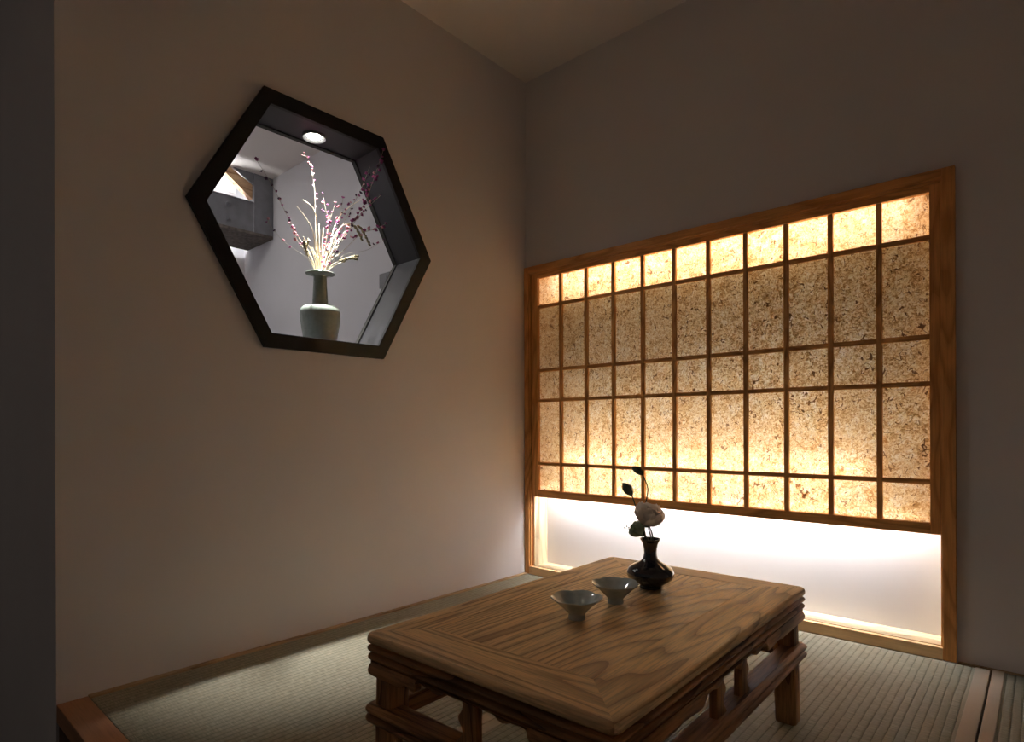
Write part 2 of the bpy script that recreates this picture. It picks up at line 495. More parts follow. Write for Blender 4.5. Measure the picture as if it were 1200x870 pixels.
# ------------------------------------------------------------------ things in the room behind
BX = -2.15
beam = thing('steel_beam', 'grey steel beam with end plate and bolts, up behind the hexagonal window', 'beam', (BX, -.8, 2.1))
obj('web_plate', box(BX - .012, BX, -1.9, -.462, 2.165, 2.37, .002), M['steel'], beam, world=True)
obj('flange', box(BX - .14, BX + .004, -1.9, -.462, 2.368, 2.380, .002), M['steel'], beam, world=True)
obj('flange', box(BX - .40, BX + .006, -1.9, -.322, 2.145, 2.166, .003), M['rust'], beam, world=True)  # unseen back part added to stop the hidden tube's light leaking below
obj('end_plate', box(BX - .30, BX + .006, -.460, -.320, 2.166, 2.585, .003), M['steel'], beam, world=True)
bm = bmesh.new(); add_prism(bm, [(-.60, 2.585), (-.461, 2.585), (-.461, 2.50)], lambda u, v, w: (w, u, v), BX - .012, BX)
obj('gusset', bm, M['steel'], beam, world=True)
for z in (2.318, 2.212):
    bm = bmesh.new(); add_lathe(bm, [(0, .022), (.010, .020), (.014, .012), (.014, 0), (.021, 0), (.021, -.004), (0, -.004)], seg=12)
    bmesh.ops.rotate(bm, verts=bm.verts, cent=(0, 0, 0), matrix=Matrix.Rotation(PI / 2, 3, 'Y'))
    bmesh.ops.translate(bm, verts=bm.verts, vec=(BX + .004, -.645, z))
    obj('bolt', bm, M['steel'], beam, world=True, smooth=40)
bm = bmesh.new()
add_prism(bm, [(-.70, 2.58), (-.615, 2.588), (-.455, 2.51), (-.455, 2.405)], lambda u, v, w: (w, u, v), BX - .075, BX - .025)
tag(obj('plank', bm, M['brace'], loc=(BX - .05, -.58, 2.5)), 'short tan plank slanting down behind the grey steel beam', 'plank')
sw = thing('switch_box', 'tiny grey box on the far wall beside the lower right window reveal', 'switch box', (-.79, -.318, 1.62))
obj('housing', box(-.838, -.742, -.333, -.3185, 1.575, 1.660, .003), M['switch'], sw, world=True)
obj('rocker', box(-.812, -.768, -.337, -.333, 1.595, 1.640, .002), M['switch'], sw, world=True)

def strip_lamp(name, label, p0, p1, r, mat):
    t = thing(name, label, 'lamp', tuple((Vector(p0) + Vector(p1)) / 2))
    bm = bmesh.new(); add_tube(bm, [p0, p1], r, r, 10); obj('tube', bm, mat, t, world=True)
    d = (Vector(p1) - Vector(p0)).normalized()
    for p, s in ((p0, -1), (p1, 1)):
        bm = bmesh.new(); add_tube(bm, [Vector(p), Vector(p) + d * s * .018], r * 1.12, r * 1.12, 12); obj('end_cap', bm, M['white_metal'], t, world=True)
    return t
strip_lamp('light_tube', 'lamp tube hidden behind the grey steel beam', (-2.42, -1.2, 2.29), (-2.42, -.50, 2.29), .013, BACKL)
cl = thing('added_fill_lamp', 'unseen round lamp added to light the room behind the hexagonal window', 'lamp', (-1.6, -1.66, H))  # out-of-view lamp, added to brighten the walls of the room behind
bm = bmesh.new(); add_lathe(bm, [(.24, -.0), (.25, -.0), (.25, -.05), (.24, -.05), (.24, 0)], seg=40); obj('ring', bm, M['white_metal'], cl, smooth=40)
bm = bmesh.new(); add_lathe(bm, [(0, -.065), (.239, -.045), (.239, -.005), (0, -.005)], seg=32); obj('diffuser', bm, FILL_GLOW, cl)

# ------------------------------------------------------------------ casing, sill and lattice screen on the back wall
cas = struct('trim_3', box(.001, .030, -.020, .0, 0, SH, .002), M['cedar_z'])     # left upright
obj('casing_upright', box(SW - .036, SW, -.020, .0, 0, SH, .002), M['cedar_z'], cas)
obj('casing_head', box(.030, SW - .036, -.020, .0, SH - .034, SH, .002), M['cedar_x'], cas)
obj('casing_sill', box(.030, SW - .036, -.020, .0, 0, .040, .002), M['sill_face'], cas)
# inner bead round the opening
obj('bead', box(.030, .036, -.012, .0, .040, SH - .034, .001), M['cedar_z'], cas)
obj('bead', box(SW - .041, SW - .036, -.012, .0, .040, SH - .034, .001), M['cedar_z'], cas)
obj('bead', box(.036, SW - .041, -.012, .0, SH - .042, SH - .034, .001), M['cedar_x'], cas)
# niche lining
obj('niche_sill', box(.046, SW - .040, .007, NB - .001, -.02, .040), M['pale_x'], cas)
obj('niche_groove', box(.030, SW - .036, .0, .007, .0, .034), M['groove'], cas)
obj('niche_return', box(.001, .046, .007, NB - .001, 0, SH - .012), M['pale_z'], cas)
obj('niche_return', box(SW - .040, SW - .011, .007, NB - .001, 0, SH - .012), M['pale_z'], cas)
obj('niche_groove', box(.001, .040, .0, .007, .034, SH - .012), M['groove'], cas)
obj('niche_groove', box(SW - .036, SW - .011, .0, .007, .034, SH - .012), M['groove'], cas)
obj('niche_shelf', box(.046, SW - .040, .019, NB - .001, 1.388, 1.398), M['pale_x'], cas)

sc = thing('lattice_screen', 'wooden lattice screen with glowing fibrous paper, hung over the white niche', 'screen', (.915, .006, .405))
X0, X1, Z0, Z1 = .0425, 1.787, .405, 1.5675
PX0, PX1, PZ0, PZ1 = .0806, 1.7588, .4415, 1.540
F0, F1 = -.006, .026     # front and back of the screen frame
obj('stile', box(X0, PX0, F0, F1, Z0, Z1, .0015), M['cedar_z'], sc, world=True)
obj('stile', box(PX1, X1, F0, F1, Z0, Z1, .0015), M['cedar_z'], sc, world=True)
obj('rail', box(PX0, PX1, F0, F1, PZ1, Z1, .0015), M['cedar_x'], sc, world=True)
obj('rail', box(PX0, PX1, F0, F1, Z0, PZ0, .0015), M['cedar_x'], sc, world=True)
mw = .0175
pitch = (PX1 - PX0 + mw) / 11
for k in range(1, 11):
    x = PX0 + k * pitch - mw
    obj('vertical_bar', box(x, x + mw, -.002, .0125, PZ0 - .002, PZ1 + .002, .0008), M['cedar_z'], sc, world=True)
for z in (1.392, 1.061, .905, .578):
    obj('cross_bar', box(PX0 - .002, PX1 + .002, -.0012, .0118, z - .0085, z + .0085, .0008), M['cedar_x'], sc, world=True)
obj('paper', box(PX0 - .004, PX1 + .004, .0130, .0134, PZ0 - .004, PZ1 + .004), M['paper'], sc, world=True)

strip_lamp('light_tube', 'lamp tube glowing behind the top row of screen paper', (.16, .062, 1.512), (1.70, .062, 1.512), .009, TUBE_HI)
strip_lamp('light_tube', 'lamp tube glowing behind the lower rows of screen paper', (.22, .058, .602), (1.58, .058, .602), .009, TUBE)
strip_lamp('light_tube', 'lamp tube tucked behind the bottom rail, lighting the white niche', (.10, .047, .433), (1.74, .047, .433), .008, TUBE_LO)

# ------------------------------------------------------------------ low table
TW, TLn, TH = .592, .957, .345
TC = (1.2916, -1.2145); TR = math.radians(1.0)
tab = thing('low_table', 'old low wooden kang table with reeded edge and carved aprons on the tatami', 'table', (TC[0], TC[1], 0), TR)
hw, hl = TW / 2, TLn / 2
CR = .020   # corner radius
bl, br_, bf, bb = .090, .110, .112, .085   # widths of the mitred boards: left, right, front, back
def ring_side(side, prof, inner=None):
    """one mitred side of a rounded-rectangle moulding. prof: list of (inset, z). inner: (left, right, front, back) replaces insets > .05"""
    def corner_pts(cxs, cys, d):
        # corner cxs,cys in {-1,1}; return list of points over quarter arc for this inset
        if d > .06 and inner:
            ix = -hw + inner[0] if cxs < 0 else hw - inner[1]
            iy = -hl + inner[2] if cys < 0 else hl - inner[3]
            return lambda ang: (ix, iy)
        if d >= CR:
            return lambda ang: (cxs * (hw - d), cys * (hl - d))
        return lambda ang: (cxs * (hw - CR) + (CR - d) * math.cos(ang), cys * (hl - CR) + (CR - d) * math.sin(ang))
    spec = {'front': ((-1, -1, 225, 270), (1, -1, 270, 315)), 'right': ((1, -1, 315, 360), (1, 1, 0, 45)),
            'back': ((1, 1, 45, 90), (-1, 1, 90, 135)), 'left': ((-1, 1, 135, 180), (-1, -1, 180, 225))}[side]
    secs = []
    for cxs, cys, a0, a1 in spec:
        for k in range(5):
            ang = math.radians(a0 + (a1 - a0) * k / 4)
            secs.append([(*corner_pts(cxs, cys, d)(ang), z) for d, z in prof])
    # long run gets in-between sections so that worn edges can undulate
    a, b = secs[4], secs[5]
    mids = []
    for k in range(1, 24):
        t = k / 24
        mids.append([tuple(p[i] + (q[i] - p[i]) * t for i in range(3)) for p, q in zip(a, b)])
    secs = secs[:5] + mids + secs[5:]
    bm = bmesh.new(); add_loft(bm, secs)
    return bm
def bead(z0, z1, d0=.0, depth=.0065, n=7):
    """half-round bead from z0 up to z1, outermost at inset d0"""
    out = []
    for k in range(n + 1):
        t = k / n
        out.append((d0 + depth * (1 - math.sin(PI * t) ** .7), z0 + (z1 - z0) * t))
    return out
ZB = .289
prof = [(.030, .3245), (.0115, .3245), (.0095, .3252), (.0045, .3262), (.0012, .3288), (.0, .3325), (.0006, .3375), (.0028, .342), (.0062, .3445), (.010, TH), (.08, TH), (.08, TH - .02), (.030, TH - .02)]
prof_edge = [(.045, ZB), (.014, ZB)] + bead(ZB + .001, .3060, .0012, .010) + [(.0125, .3067)] + bead(.3074, .3232, .0002, .0105) + [(.0125, .3238), (.014, .3244), (.045, .3244)]
for side, mat, dm in (('front', 'elm_x', 'shaded_x'), ('right', 'elm_y2', 'shaded_y'), ('back', 'elm_x', 'shaded_x'), ('left', 'elm_y2', 'shaded_y')):
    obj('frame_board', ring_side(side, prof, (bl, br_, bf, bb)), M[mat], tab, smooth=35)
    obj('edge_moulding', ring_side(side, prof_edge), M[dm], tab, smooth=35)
obj('top_panel', box(-hw + bl + .0008, hw - br_ - .0008, -hl + bf + .0008, hl - bb - .0008, TH - .02, TH - .0002, .0006), M['elm_y'], tab)
# aprons with stepped lobes towards the legs
def lobed(half, pts):
    """lower contour from one corner to the middle and mirrored; pts = (distance from corner, z)"""
    out = []
    for (s0, z0), (s1, z1) in zip(pts, pts[1:]):
        out.append((-half + s0, z0))
    out.append((-half + pts[-1][0], pts[-1][1]))
    return out + [(-s, z) for s, z in reversed(out)]
def arc_drop(s0, z0, s1, z1, n=5):     # quarter-round cusp
    return [(s0 + (s1 - s0) * math.sin(PI / 2 * k / n), z0 + (z1 - z0) * (1 - math.cos(PI / 2 * k / n))) for k in range(n + 1)]
short = [(.00586, .262), (.0085, .262), (.012, .262), (.016, .262), (.021, .262), (.112, .262), (.122, .267), (.130, .270), (.137, .268), (.146, .2635), (.154, .2645), (.160, .270), (.1625, .281), (.172, .286), (.185, .2845),
         (.198, .284), (.207, .2805), (.216, .2785), (.225, .280), (.231, .285), (.234, .2895), (.26, .291)]
long_ = [(.00586, .262), (.0085, .262), (.012, .262), (.016, .262), (.021, .262), (.200, .262), (.212, .265), (.225, .2655), (.245, .264), (.268, .262), (.285, .260), (.298, .2605), (.306, .264), (.3095, .271), (.318, .2765),
         (.335, .279), (.350, .278), (.362, .2745), (.373, .2735), (.381, .276), (.386, .281), (.389, .2895), (.42, .291)]
def apron(side):
    half = hw if side in ('front', 'back') else hl
    c = lobed(half, short if side in ('front', 'back') else long_)
    bm = bmesh.new()
    sgn = -1 if side in ('front', 'left') else 1
    edge = hl if side in ('front', 'back') else hw
    # layered sections across the thickness: a bead follows the lobed edge
    layers = [(.0050, .0215), (.0022, .0165), (.0006, .010), (.0012, .0040), (.0040, .0004), (.016, 0)]
    rows = []
    for inset, dz in layers:
        lo = []; hi = []
        for s, z in c:
            k = max(0, min(1, (abs(s) - (half - CR)) / CR))     # rounded corner, mitred at 45 degrees
            m = (half - inset * (1 if k > 0 else 0)) / half
            p = s * m
            w = sgn * (edge - inset - CR * (1 - math.sqrt(max(0, 1 - k * k))))
            lo.append((p, w, min(z + dz, .2890 + dz * .01))); hi.append((p, w, .2895))
        rows.append((lo, hi))
    def V(p):
        s, w, z = p
        return bm.verts.new((s, w, z) if side in ('front', 'back') else (w, s, z))
    mesh_rows = [[V(p) for p in lo] for lo, hi in rows]
    top_f = [V(p) for p in rows[0][1]]; top_b = [V(p) for p in rows[-1][1]]
    n = len(c)
    for i in range(n - 1):
        bm.faces.new((top_f[i], top_f[i + 1], mesh_rows[0][i + 1], mesh_rows[0][i]))
        bm.faces.new((top_b[i], top_b[i + 1], mesh_rows[-1][i + 1], mesh_rows[-1][i]))
        bm.faces.new((top_f[i], top_f[i + 1], top_b[i + 1], top_b[i]))
        for a, b in zip(mesh_rows, mesh_rows[1:]): bm.faces.new((a[i], a[i + 1], b[i + 1], b[i]))
    for i in (0, n - 1):
        col = [top_f[i]] + [r[i] for r in mesh_rows] + [top_b[i]]
        bm.faces.new(col)
    return bm
for side, mat in (('front', 'shaded_x'), ('right', 'shaded_y'), ('back', 'shaded_x'), ('left', 'shaded_y')):
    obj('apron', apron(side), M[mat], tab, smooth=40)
# legs: rounded square posts, a little splayed
def leg_bm(sx, sy):
    bm = bmesh.new(); secs = []
    for z, ins, w, r in ((.0, .038, .0250, .010), (.003, .038, .0262, .012), (.08, .0395, .0266, .012), (.17, .041, .0268, .012), (.25, .042, .0266, .012), (.288, .042, .0266, .012)):
        cx, cy = sx * (hw - ins), sy * (hl - ins)
        ring = []
        for qx, qy, a0 in ((1, 1, 0), (-1, 1, 90), (-1, -1, 180), (1, -1, 270)):
            for k in range(6):
                a = math.radians(a0 + 90 * k / 5)
                ring.append((cx + qx * (w - r) + r * math.cos(a), cy + qy * (w - r) + r * math.sin(a), z))
        secs.append(ring)
    add_loft(bm, secs)
    return bm
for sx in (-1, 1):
    for sy in (-1, 1): obj('leg', leg_bm(sx, sy), M['shaded_z'], tab, smooth=50)
# stretchers wrapping round the legs: two beads on the outside
zs0, zs1 = .165, .202
prof2 = [(.047, zs0 + .001), (.009, zs0)] + bead(zs0 + .0005, .183, -.004, .011, 7) + bead(.1842, zs1 - .001, -.004, .011, 7) + [(.008, zs1), (.047, zs1)]
for side, mat in (('front', 'shaded_x'), ('right', 'shaded_y'), ('back', 'shaded_x'), ('left', 'shaded_y')):
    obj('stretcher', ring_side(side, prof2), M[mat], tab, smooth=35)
# waisted struts between stretcher and apron
def strut(along, s, edge, flip=1):
    """along: 'x' on the short sides, 'y' on the long ones; s: centre; edge: outer coordinate"""
    w = .023
    wav = [(0, .028), (.06, .027), (.13, .021), (.21, .0145), (.29, .0125), (.36, .0145), (.42, .019), (.48, .0225), (.54, .0235), (.59, .0215), (.65, .0165), (.73, .0125), (.81, .0115), (.89, .0145), (.95, .020), (1, .026)]
    poly = [(-w * flip, .200), ] + [(flip * u, .200 + (.292 - .200) * t) for t, u in wav] + [(-w * flip, .292)]
    bm = bmesh.new()
    sg = 1 if edge > 0 else -1
    a, b = edge - sg * .015, edge - sg * .032
    if along == 'x': add_prism(bm, poly, lambda u, v, q: (s + u, q, v), a, b)
    else: add_prism(bm, poly, lambda u, v, q: (q, s + u, v), a, b)
    bmesh.ops.recalc_face_normals(bm, faces=bm.faces)
    es = [e for e in bm.edges if len(e.link_faces) == 2 and e.calc_face_angle(0) > .9 and abs(e.verts[0].co.z - e.verts[1].co.z) > .0005]
    bmesh.ops.bevel(bm, geom=es, offset=.003, segments=2, profile=.5, affect='EDGES')
    return bm
obj('strut', strut('x', -.013, -hl, -1), M['shaded_z'], tab, smooth=50)
obj('strut', strut('x', -.013, hl, -1), M['shaded_z'], tab, smooth=50)
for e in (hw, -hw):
    for s in (-.060, .068): obj('strut', strut('y', s, e, 1), M['shaded_z'], tab, smooth=50)

# ------------------------------------------------------------------ cups on the table
def cup_bm(rot):
    bm = bmesh.new()
    def rf(t, r, z):
        k = max(0, min(1, (z - .012) / .034))
        c = abs(math.cos(3 * (t + rot)))        # six petals, notched between
        return 1 + k * (.055 * (c ** .7) - .035)
    pr = [(0, .004), (.014, .004), (.0155, .0), (.0185, .0), (.0188, .003), (.0180, .0095), (.0185, .0115), (.026, .019), (.036, .0285), (.046, .0375), (.0548, .0445), (.0560, .0460),
          (.0552, .0468), (.0535, .0458), (.044, .0380), (.033, .0285), (.022, .0190), (.012, .0145), (0, .0140)]
    add_lathe(bm, pr, seg=96, rfun=rf)
    # lift the rim a little at each petal
    for v in bm.verts:
        r = math.hypot(v.co.x, v.co.y)
        if r > .02 and v.co.z > .03:
            t = math.atan2(v.co.y, v.co.x)
            v.co.z += .0022 * (abs(math.cos(3 * (t + rot))) ** .8 - .5) * (v.co.z - .03) / .016
    return bm
ct = [(1.2795, -1.3385, .25, 'six-lobed grey-green tea cup, the nearer of two, standing apart from the dark vase'),
      (1.2795, -1.1810, .75, 'six-lobed grey-green tea cup just in front of the dark glazed vase')]
for x, y, r, lab in ct:
    o = obj('tea_cup', cup_bm(r), M['cup'], smooth=60)
    o.location = (x, y, TH + .0003)
    tag(o, lab, 'cup', 'tea cups on the low table')

# ------------------------------------------------------------------ dark vase with flowers on the table
VX, VY = 1.2760, -1.0060
v = thing('flower_vase', 'squat dark glazed vase with flared neck on the low table', 'vase', (VX, VY, TH + .0003))
pv = [(0, .004), (.024, .004), (.0255, 0), (.0275, 0), (.0285, .003), (.0280, .006), (.033, .010), (.046, .0165), (.056, .025), (.0605, .034), (.0600, .042), (.055, .051), (.046, .058), (.034, .0645),
      (.024, .070), (.0192, .076), (.0172, .084), (.0165, .092), (.0172, .103), (.0195, .114), (.0235, .1225), (.0262, .1255), (.0262, .1272), (.0245, .1272), (.0205, .120), (.0165, .110), (.0140, .095), (.0140, .080), (.030, .060), (.050, .036), (.03, .012), (0, .008)]
bm = bmesh.new(); add_lathe(bm, pv, seg=64)
obj('body', bm, M['ink'], v, smooth=50)

ER = Vector((.7456, .6663, 0)); EN = Vector((.6663, -.7456, 0)); EU = Vector((0, 0, 1))
def vp(r, z, n=0): return Vector((VX, VY, 0)) + ER * r + EN * n + EU * z
def petal_bm(base, dirv, up, ln, wd, curl, cup=.35):
    """curved petal: from base along dirv, bending towards up"""
    bm = bmesh.new(); d = dirv.normalized(); u = (up - d * up.dot(d)).normalized(); s = d.cross(u)
    nu, nv = 7, 7; g = []
    for i in range(nu + 1):
        t = i / nu; row = []
        w = wd * (math.sin(PI * min(1, t * .62 + .08)) ** .8)
        ang = curl * t
        c = base + d * ln * (math.sin(ang) / curl if curl else t) + u * ln * ((1 - math.cos(ang)) / curl if curl else 0)
        for j in range(nv + 1):
            q = 2 * j / nv - 1
            edge = (1 - q * q * .35) if t > .9 else 1
            ruf = .0022 * math.sin(5 * q + 3 * t + base.x * 900) * t * t
            row.append(bm.verts.new(c + s * w * q + u * (cup * w * q * q + ruf) - d * ln * .12 * q * q * t))
        g.append(row)
    for i in range(nu):
        for j in range(nv): bm.faces.new((g[i][j], g[i][j + 1], g[i + 1][j + 1], g[i + 1][j]))
    return bm
def bloom(name, label, stem_pts, c, axis, R, mat, layers):
    t = thing(name, label, 'flower', tuple(stem_pts[0]))
    bm = bmesh.new(); add_tube(bm, stem_pts, .0022, .0018, 8); obj('stem', bm, M['leaf'], t, world=True, smooth=60)
    c = Vector(c); ax = Vector(axis).normalized(); a = ax.orthogonal().normalized(); b = ax.cross(a)
    bm = bmesh.new(); add_blob(bm, c - ax * R * .62, ax, R * .75, R * .30, 10, 6); obj('calyx', bm, M['leaf'], t, world=True, smooth=60)
    for n, tilt, ln, wd, curl, ph in layers:
        for k in range(n):
            an = 2 * PI * k / n + ph
            rad = a * math.cos(an) + b * math.sin(an)
            d = rad * math.sin(tilt) + ax * math.cos(tilt)
            up = ax * math.sin(tilt) - rad * math.cos(tilt)
            o = obj('petal', petal_bm(c - ax * R * .45, d, up, R * ln, R * wd, curl), mat, t, world=True, smooth=80)
    return t
z0 = TH
bloom('cut_flower', 'open cream ruffled bloom in the squat dark vase', [vp(.006, z0 + .03, .003), vp(.006, z0 + .115, .003), vp(.004, z0 + .14, .003), vp(-.003, z0 + .160, .002)],
      vp(-.005, z0 + .182), ER * .12 + EN * .45 + EU * .8, .054, M['petal'],
      [(5, 1.2, 1.10, .60, .9, .2), (5, .85, 1.08, .56, .8, .7), (4, .5, 1.0, .46, .9, .1), (3, .22, .85, .36, 1.0, .5)])
bloom('cut_flower', 'half-open pale green bloom drooping left below the cream bloom', [vp(-.006, z0 + .03, .004), vp(-.007, z0 + .115, .005), vp(-.014, z0 + .132, .008), vp(-.023, z0 + .143, .012)],
      vp(-.034, z0 + .152, .022), ER * -.75 + EN * .2 + EU * .55, .036, M['petal_green'],
      [(5, .95, 1.05, .58, .9, .4), (5, .55, 1.1, .5, .9, .9), (3, .25, .95, .4, 1.0, .2)])
def bud(label, stem_pts, base, tip, r):
    t = thing('flower_bud', label, 'flower bud', tuple(stem_pts[0]))
    bm = bmesh.new(); add_tube(bm, stem_pts, .0018, .0016, 8); obj('stem', bm, M['leaf'], t, world=True, smooth=60)
    base = Vector(base); d = Vector(tip) - base
    bm = bmesh.new(); add_blob(bm, base, d, d.length, r, 12, 10, .75); obj('bud', bm, M['bud'], t, world=True, smooth=70)
    a = d.orthogonal().normalized(); b = d.normalized().cross(a)
    for k in range(5):
        an = 2 * PI * k / 5; rad = a * math.cos(an) + b * math.sin(an)
        bm = bmesh.new(); add_tube(bm, [base + rad * r * .2, base + d * .25 + rad * r * .92, base + d * .55 + rad * r * 1.06, base + d * .9 + rad * r * .75], .0013, .0004, 5)
        obj('sepal', bm, M['leaf'], t, world=True, smooth=60)
bud('plump closed bud on a short stem left above the cream bloom', [vp(-.005, z0 + .03, -.006), vp(-.006, z0 + .115, -.008), vp(-.012, z0 + .150, -.040), vp(-.024, z0 + .20, -.062), vp(-.036, z0 + .236, -.060)],
    vp(-.035, z0 + .234, -.060), vp(-.060, z0 + .268, -.058), .0125)
bud('small closed bud on the tallest arched stem above the dark vase', [vp(.005, z0 + .03, -.006), vp(.006, z0 + .115, -.008), vp(.004, z0 + .150, -.040), vp(.002, z0 + .20, -.062), vp(.008, z0 + .252, -.062), vp(-.007, z0 + .291, -.060)],
    vp(-.006, z0 + .290, -.060), vp(-.035, z0 + .313, -.058), .0092)
bm = bmesh.new()
add_tube(bm, [vp(-.0095, z0 + .05, -.001), vp(-.011, z0 + .118, -.001), vp(-.032, z0 + .140, -.030), vp(-.060, z0 + .150, -.030)], .0009, .0005, 5)
sp_ = thing('seed_sprig', 'thin dark sprig with tiny beads low at the left of the dark vase', 'sprig', tuple(vp(-.0095, z0 + .05, -.001)))
obj('stem', bm, M['leaf'], sp_, world=True)
bead0 = None
for r, z in ((-.058, .153), (-.052, .157), (-.047, .153), (-.042, .156), (-.038, .151)):
    if bead0 is None:
        bm = bmesh.new(); bmesh.ops.create_icosphere(bm, subdivisions=2, radius=.0020)
        o = bead0 = obj('seed', bm, M['leaf'], sp_, smooth=80)
    else:
        o = bead0.copy(); C.objects.link(o); o.parent = sp_
    o.location = vp(r - .003, z0 + z - .002, -.030) - Vector(sp_.location)

# ------------------------------------------------------------------ celadon vase and dried flowers in the window
CZ = HZ - HI[1] + .0003
CX, CY = -.090, -1.150
cv = thing('celadon_vase', 'pale green celadon vase with flat lip and straight neck in the hexagonal window', 'vase', (CX, CY, CZ))
pc = [(0, .004), (.050, .004), (.052, 0), (.058, 0), (.0605, .004), (.0655, .025), (.0710, .055), (.0755, .085), (.0772, .108), (.0768, .122), (.0735, .133), (.066, .1405), (.050, .1455), (.036, .1475), (.0300, .1500),
      (.0295, .160), (.0280, .190), (.0262, .225), (.0252, .252), (.0258, .262), (.033, .2665), (.048, .2690), (.0555, .2715), (.0565, .2738), (.0550, .2755), (.040, .2735), (.0240, .2715), (.0205, .262), (.0205, .16), (.050, .12), (.045, .02), (0, .012)]
bm = bmesh.new(); add_lathe(bm, pc, seg=64)
obj('body', bm, M['celadon'], cv, smooth=40)

MOUTH = Vector((CX, CY, CZ + .262))
PLAN = []            # (builder, path above the mouth, clearance)
def plan(build, pts, clear): PLAN.append((build, [Vector(p) for p in pts], clear))
def root_all():
    """give every stem its own place in the neck, on the side it leans to, and bend it clear of its neighbours"""
    n = len(PLAN); sp = .0053; spots = []
    for i in range(-5, 6):
        for j in range(-5, 6):
            x = (i + .5 * (j % 2)) * sp; y = j * sp * .866
            if math.hypot(x, y) <= .0186: spots.append((x, y))
    spots = sorted(spots, key=lambda q: math.hypot(*q))[:n]
    order = sorted(range(n), key=lambda i: (PLAN[i][1][0].y - MOUTH.y) / max(.02, PLAN[i][1][0].z - MOUTH.z))
    cols = sorted(spots)
    where = {}; k = 0
    ys = sorted({round(q[1] / (sp * .866)) for q in cols})
    for yy in ys:
        row = [q for q in cols if round(q[1] / (sp * .866)) == yy]
        mem = sorted(order[k:k + len(row)], key=lambda i: PLAN[i][1][-1].x); k += len(row)
        for q, i in zip(row, mem): where[i] = q
    done = []
    for i in sorted(range(n), key=lambda i: -PLAN[i][2]):
        build, pts, clear = PLAN[i]
        sx, sy = where[i]
        best = None
        for dx in (0, .008, -.008, .016, -.016, .024, -.024, .032, -.032, .042, -.042):
            for dy in (0, .006, -.006, .012, -.012):
                up = []
                for m, p in enumerate(pts):
                    f = min(1, (m + 1) / max(1, len(pts) - 1)); g = math.sin(PI * (m + 1) / (len(pts) + 1))
                    up.append(p + Vector((dx * f + sx * .5 * (1 - f), dy * g, 0)))
                if any(p.x < -.138 or p.x > .03 for p in up): continue
                P = [Vector((CX + sx, CY + sy, MOUTH.z - .040)), Vector((CX + sx, CY + sy, MOUTH.z + .004))] + up
                S = smooth_path(P, 8)[8:]
                gap = .03
                for S2, c2 in done:
                    for q in S:
                        for w_ in S2:
                            dd = (q - w_).length - (clear + c2) * min(1, .25 + max(0, q.z - MOUTH.z) / .10)
                            if dd < gap: gap = dd
                    if gap < -.02: break
                score = min(gap, .0005) - (abs(dx) + abs(dy)) * .01
                if best is None or score > best[0]: best = (score, P, S)
        done.append((best[2], clear))
        build(best[1])

# one little blossom mesh per colour, copied along the stems
def blossom_mesh(mat):
    bm = bmesh.new(); rr = random.Random(3)
    for k in range(5):
        an = 2 * PI * k / 5
        d = Vector((math.cos(an), math.sin(an), .55 + .2 * rr.random()))
        add_blob(bm, (0, 0, 0), d, .0085, .0031, 6, 5)
    add_blob(bm, (0, 0, -.004), (0, 0, 1), .008, .0022, 6, 4)
    bmesh.ops.recalc_face_normals(bm, faces=bm.faces)
    me = bpy.data.meshes.new('blossom'); bm.to_mesh(me); bm.free(); me.materials.append(mat)
    me.polygons.foreach_set('use_smooth', [True] * len(me.polygons))
    return me
BM = {'m': blossom_mesh(M['magenta']), 'p': blossom_mesh(M['purple']), 'k': blossom_mesh(M['pink'])}
def flower_stem(label, pts, start, n, cols, spread=.008, r=(.0013, .0007), scale=1.0, tipbias=0):
    plan(lambda P: build_flower(P, label, start, n, cols, spread, r, scale, tipbias), pts[1:], .0066)
def build_flower(P, label, start, n, cols, spread, r, scale, tipbias):
    t = thing('dried_flower', label, 'dried flower', tuple(P[0]), group='dried flower stems in the celadon vase')
    bm = bmesh.new(); Q = add_tube(bm, P, r[0], r[1], 6, 8)
    root = Vector(t.location)
    spots = []
    for i in range(n):
        f = start + (1 - start) * ((i + .5) / n) ** (1 - tipbias)
        q = Q[min(len(Q) - 1, int(f * (len(Q) - 1)))]
        d = Vector((rnd.uniform(-.6, .6), rnd.uniform(-1, 1), rnd.uniform(-.5, .9))).normalized()
        p = q + d * spread * rnd.uniform(.3, 1.2)
        if i == n - 1: p = Q[-1].copy()
        spots.append((p, d))
        add_tube(bm, [q, (p + q) / 2 + Vector((0, 0, .001)), p], .0005, .0004, 4, 2)
    obj('stem', bm, M['stem_dry'], t, world=True, smooth=60)
    for i, (p, d) in enumerate(spots):
        o = bpy.data.objects.new('blossom', BM[cols[i % len(cols)]]); C.objects.link(o)
        o.parent = t; o.location = p - root
        o.rotation_euler = (rnd.uniform(-.9, .9), rnd.uniform(-.9, .9), rnd.uniform(0, 6.28))
        s = scale * rnd.uniform(.65, 1.15); o.scale = (s, s, s)
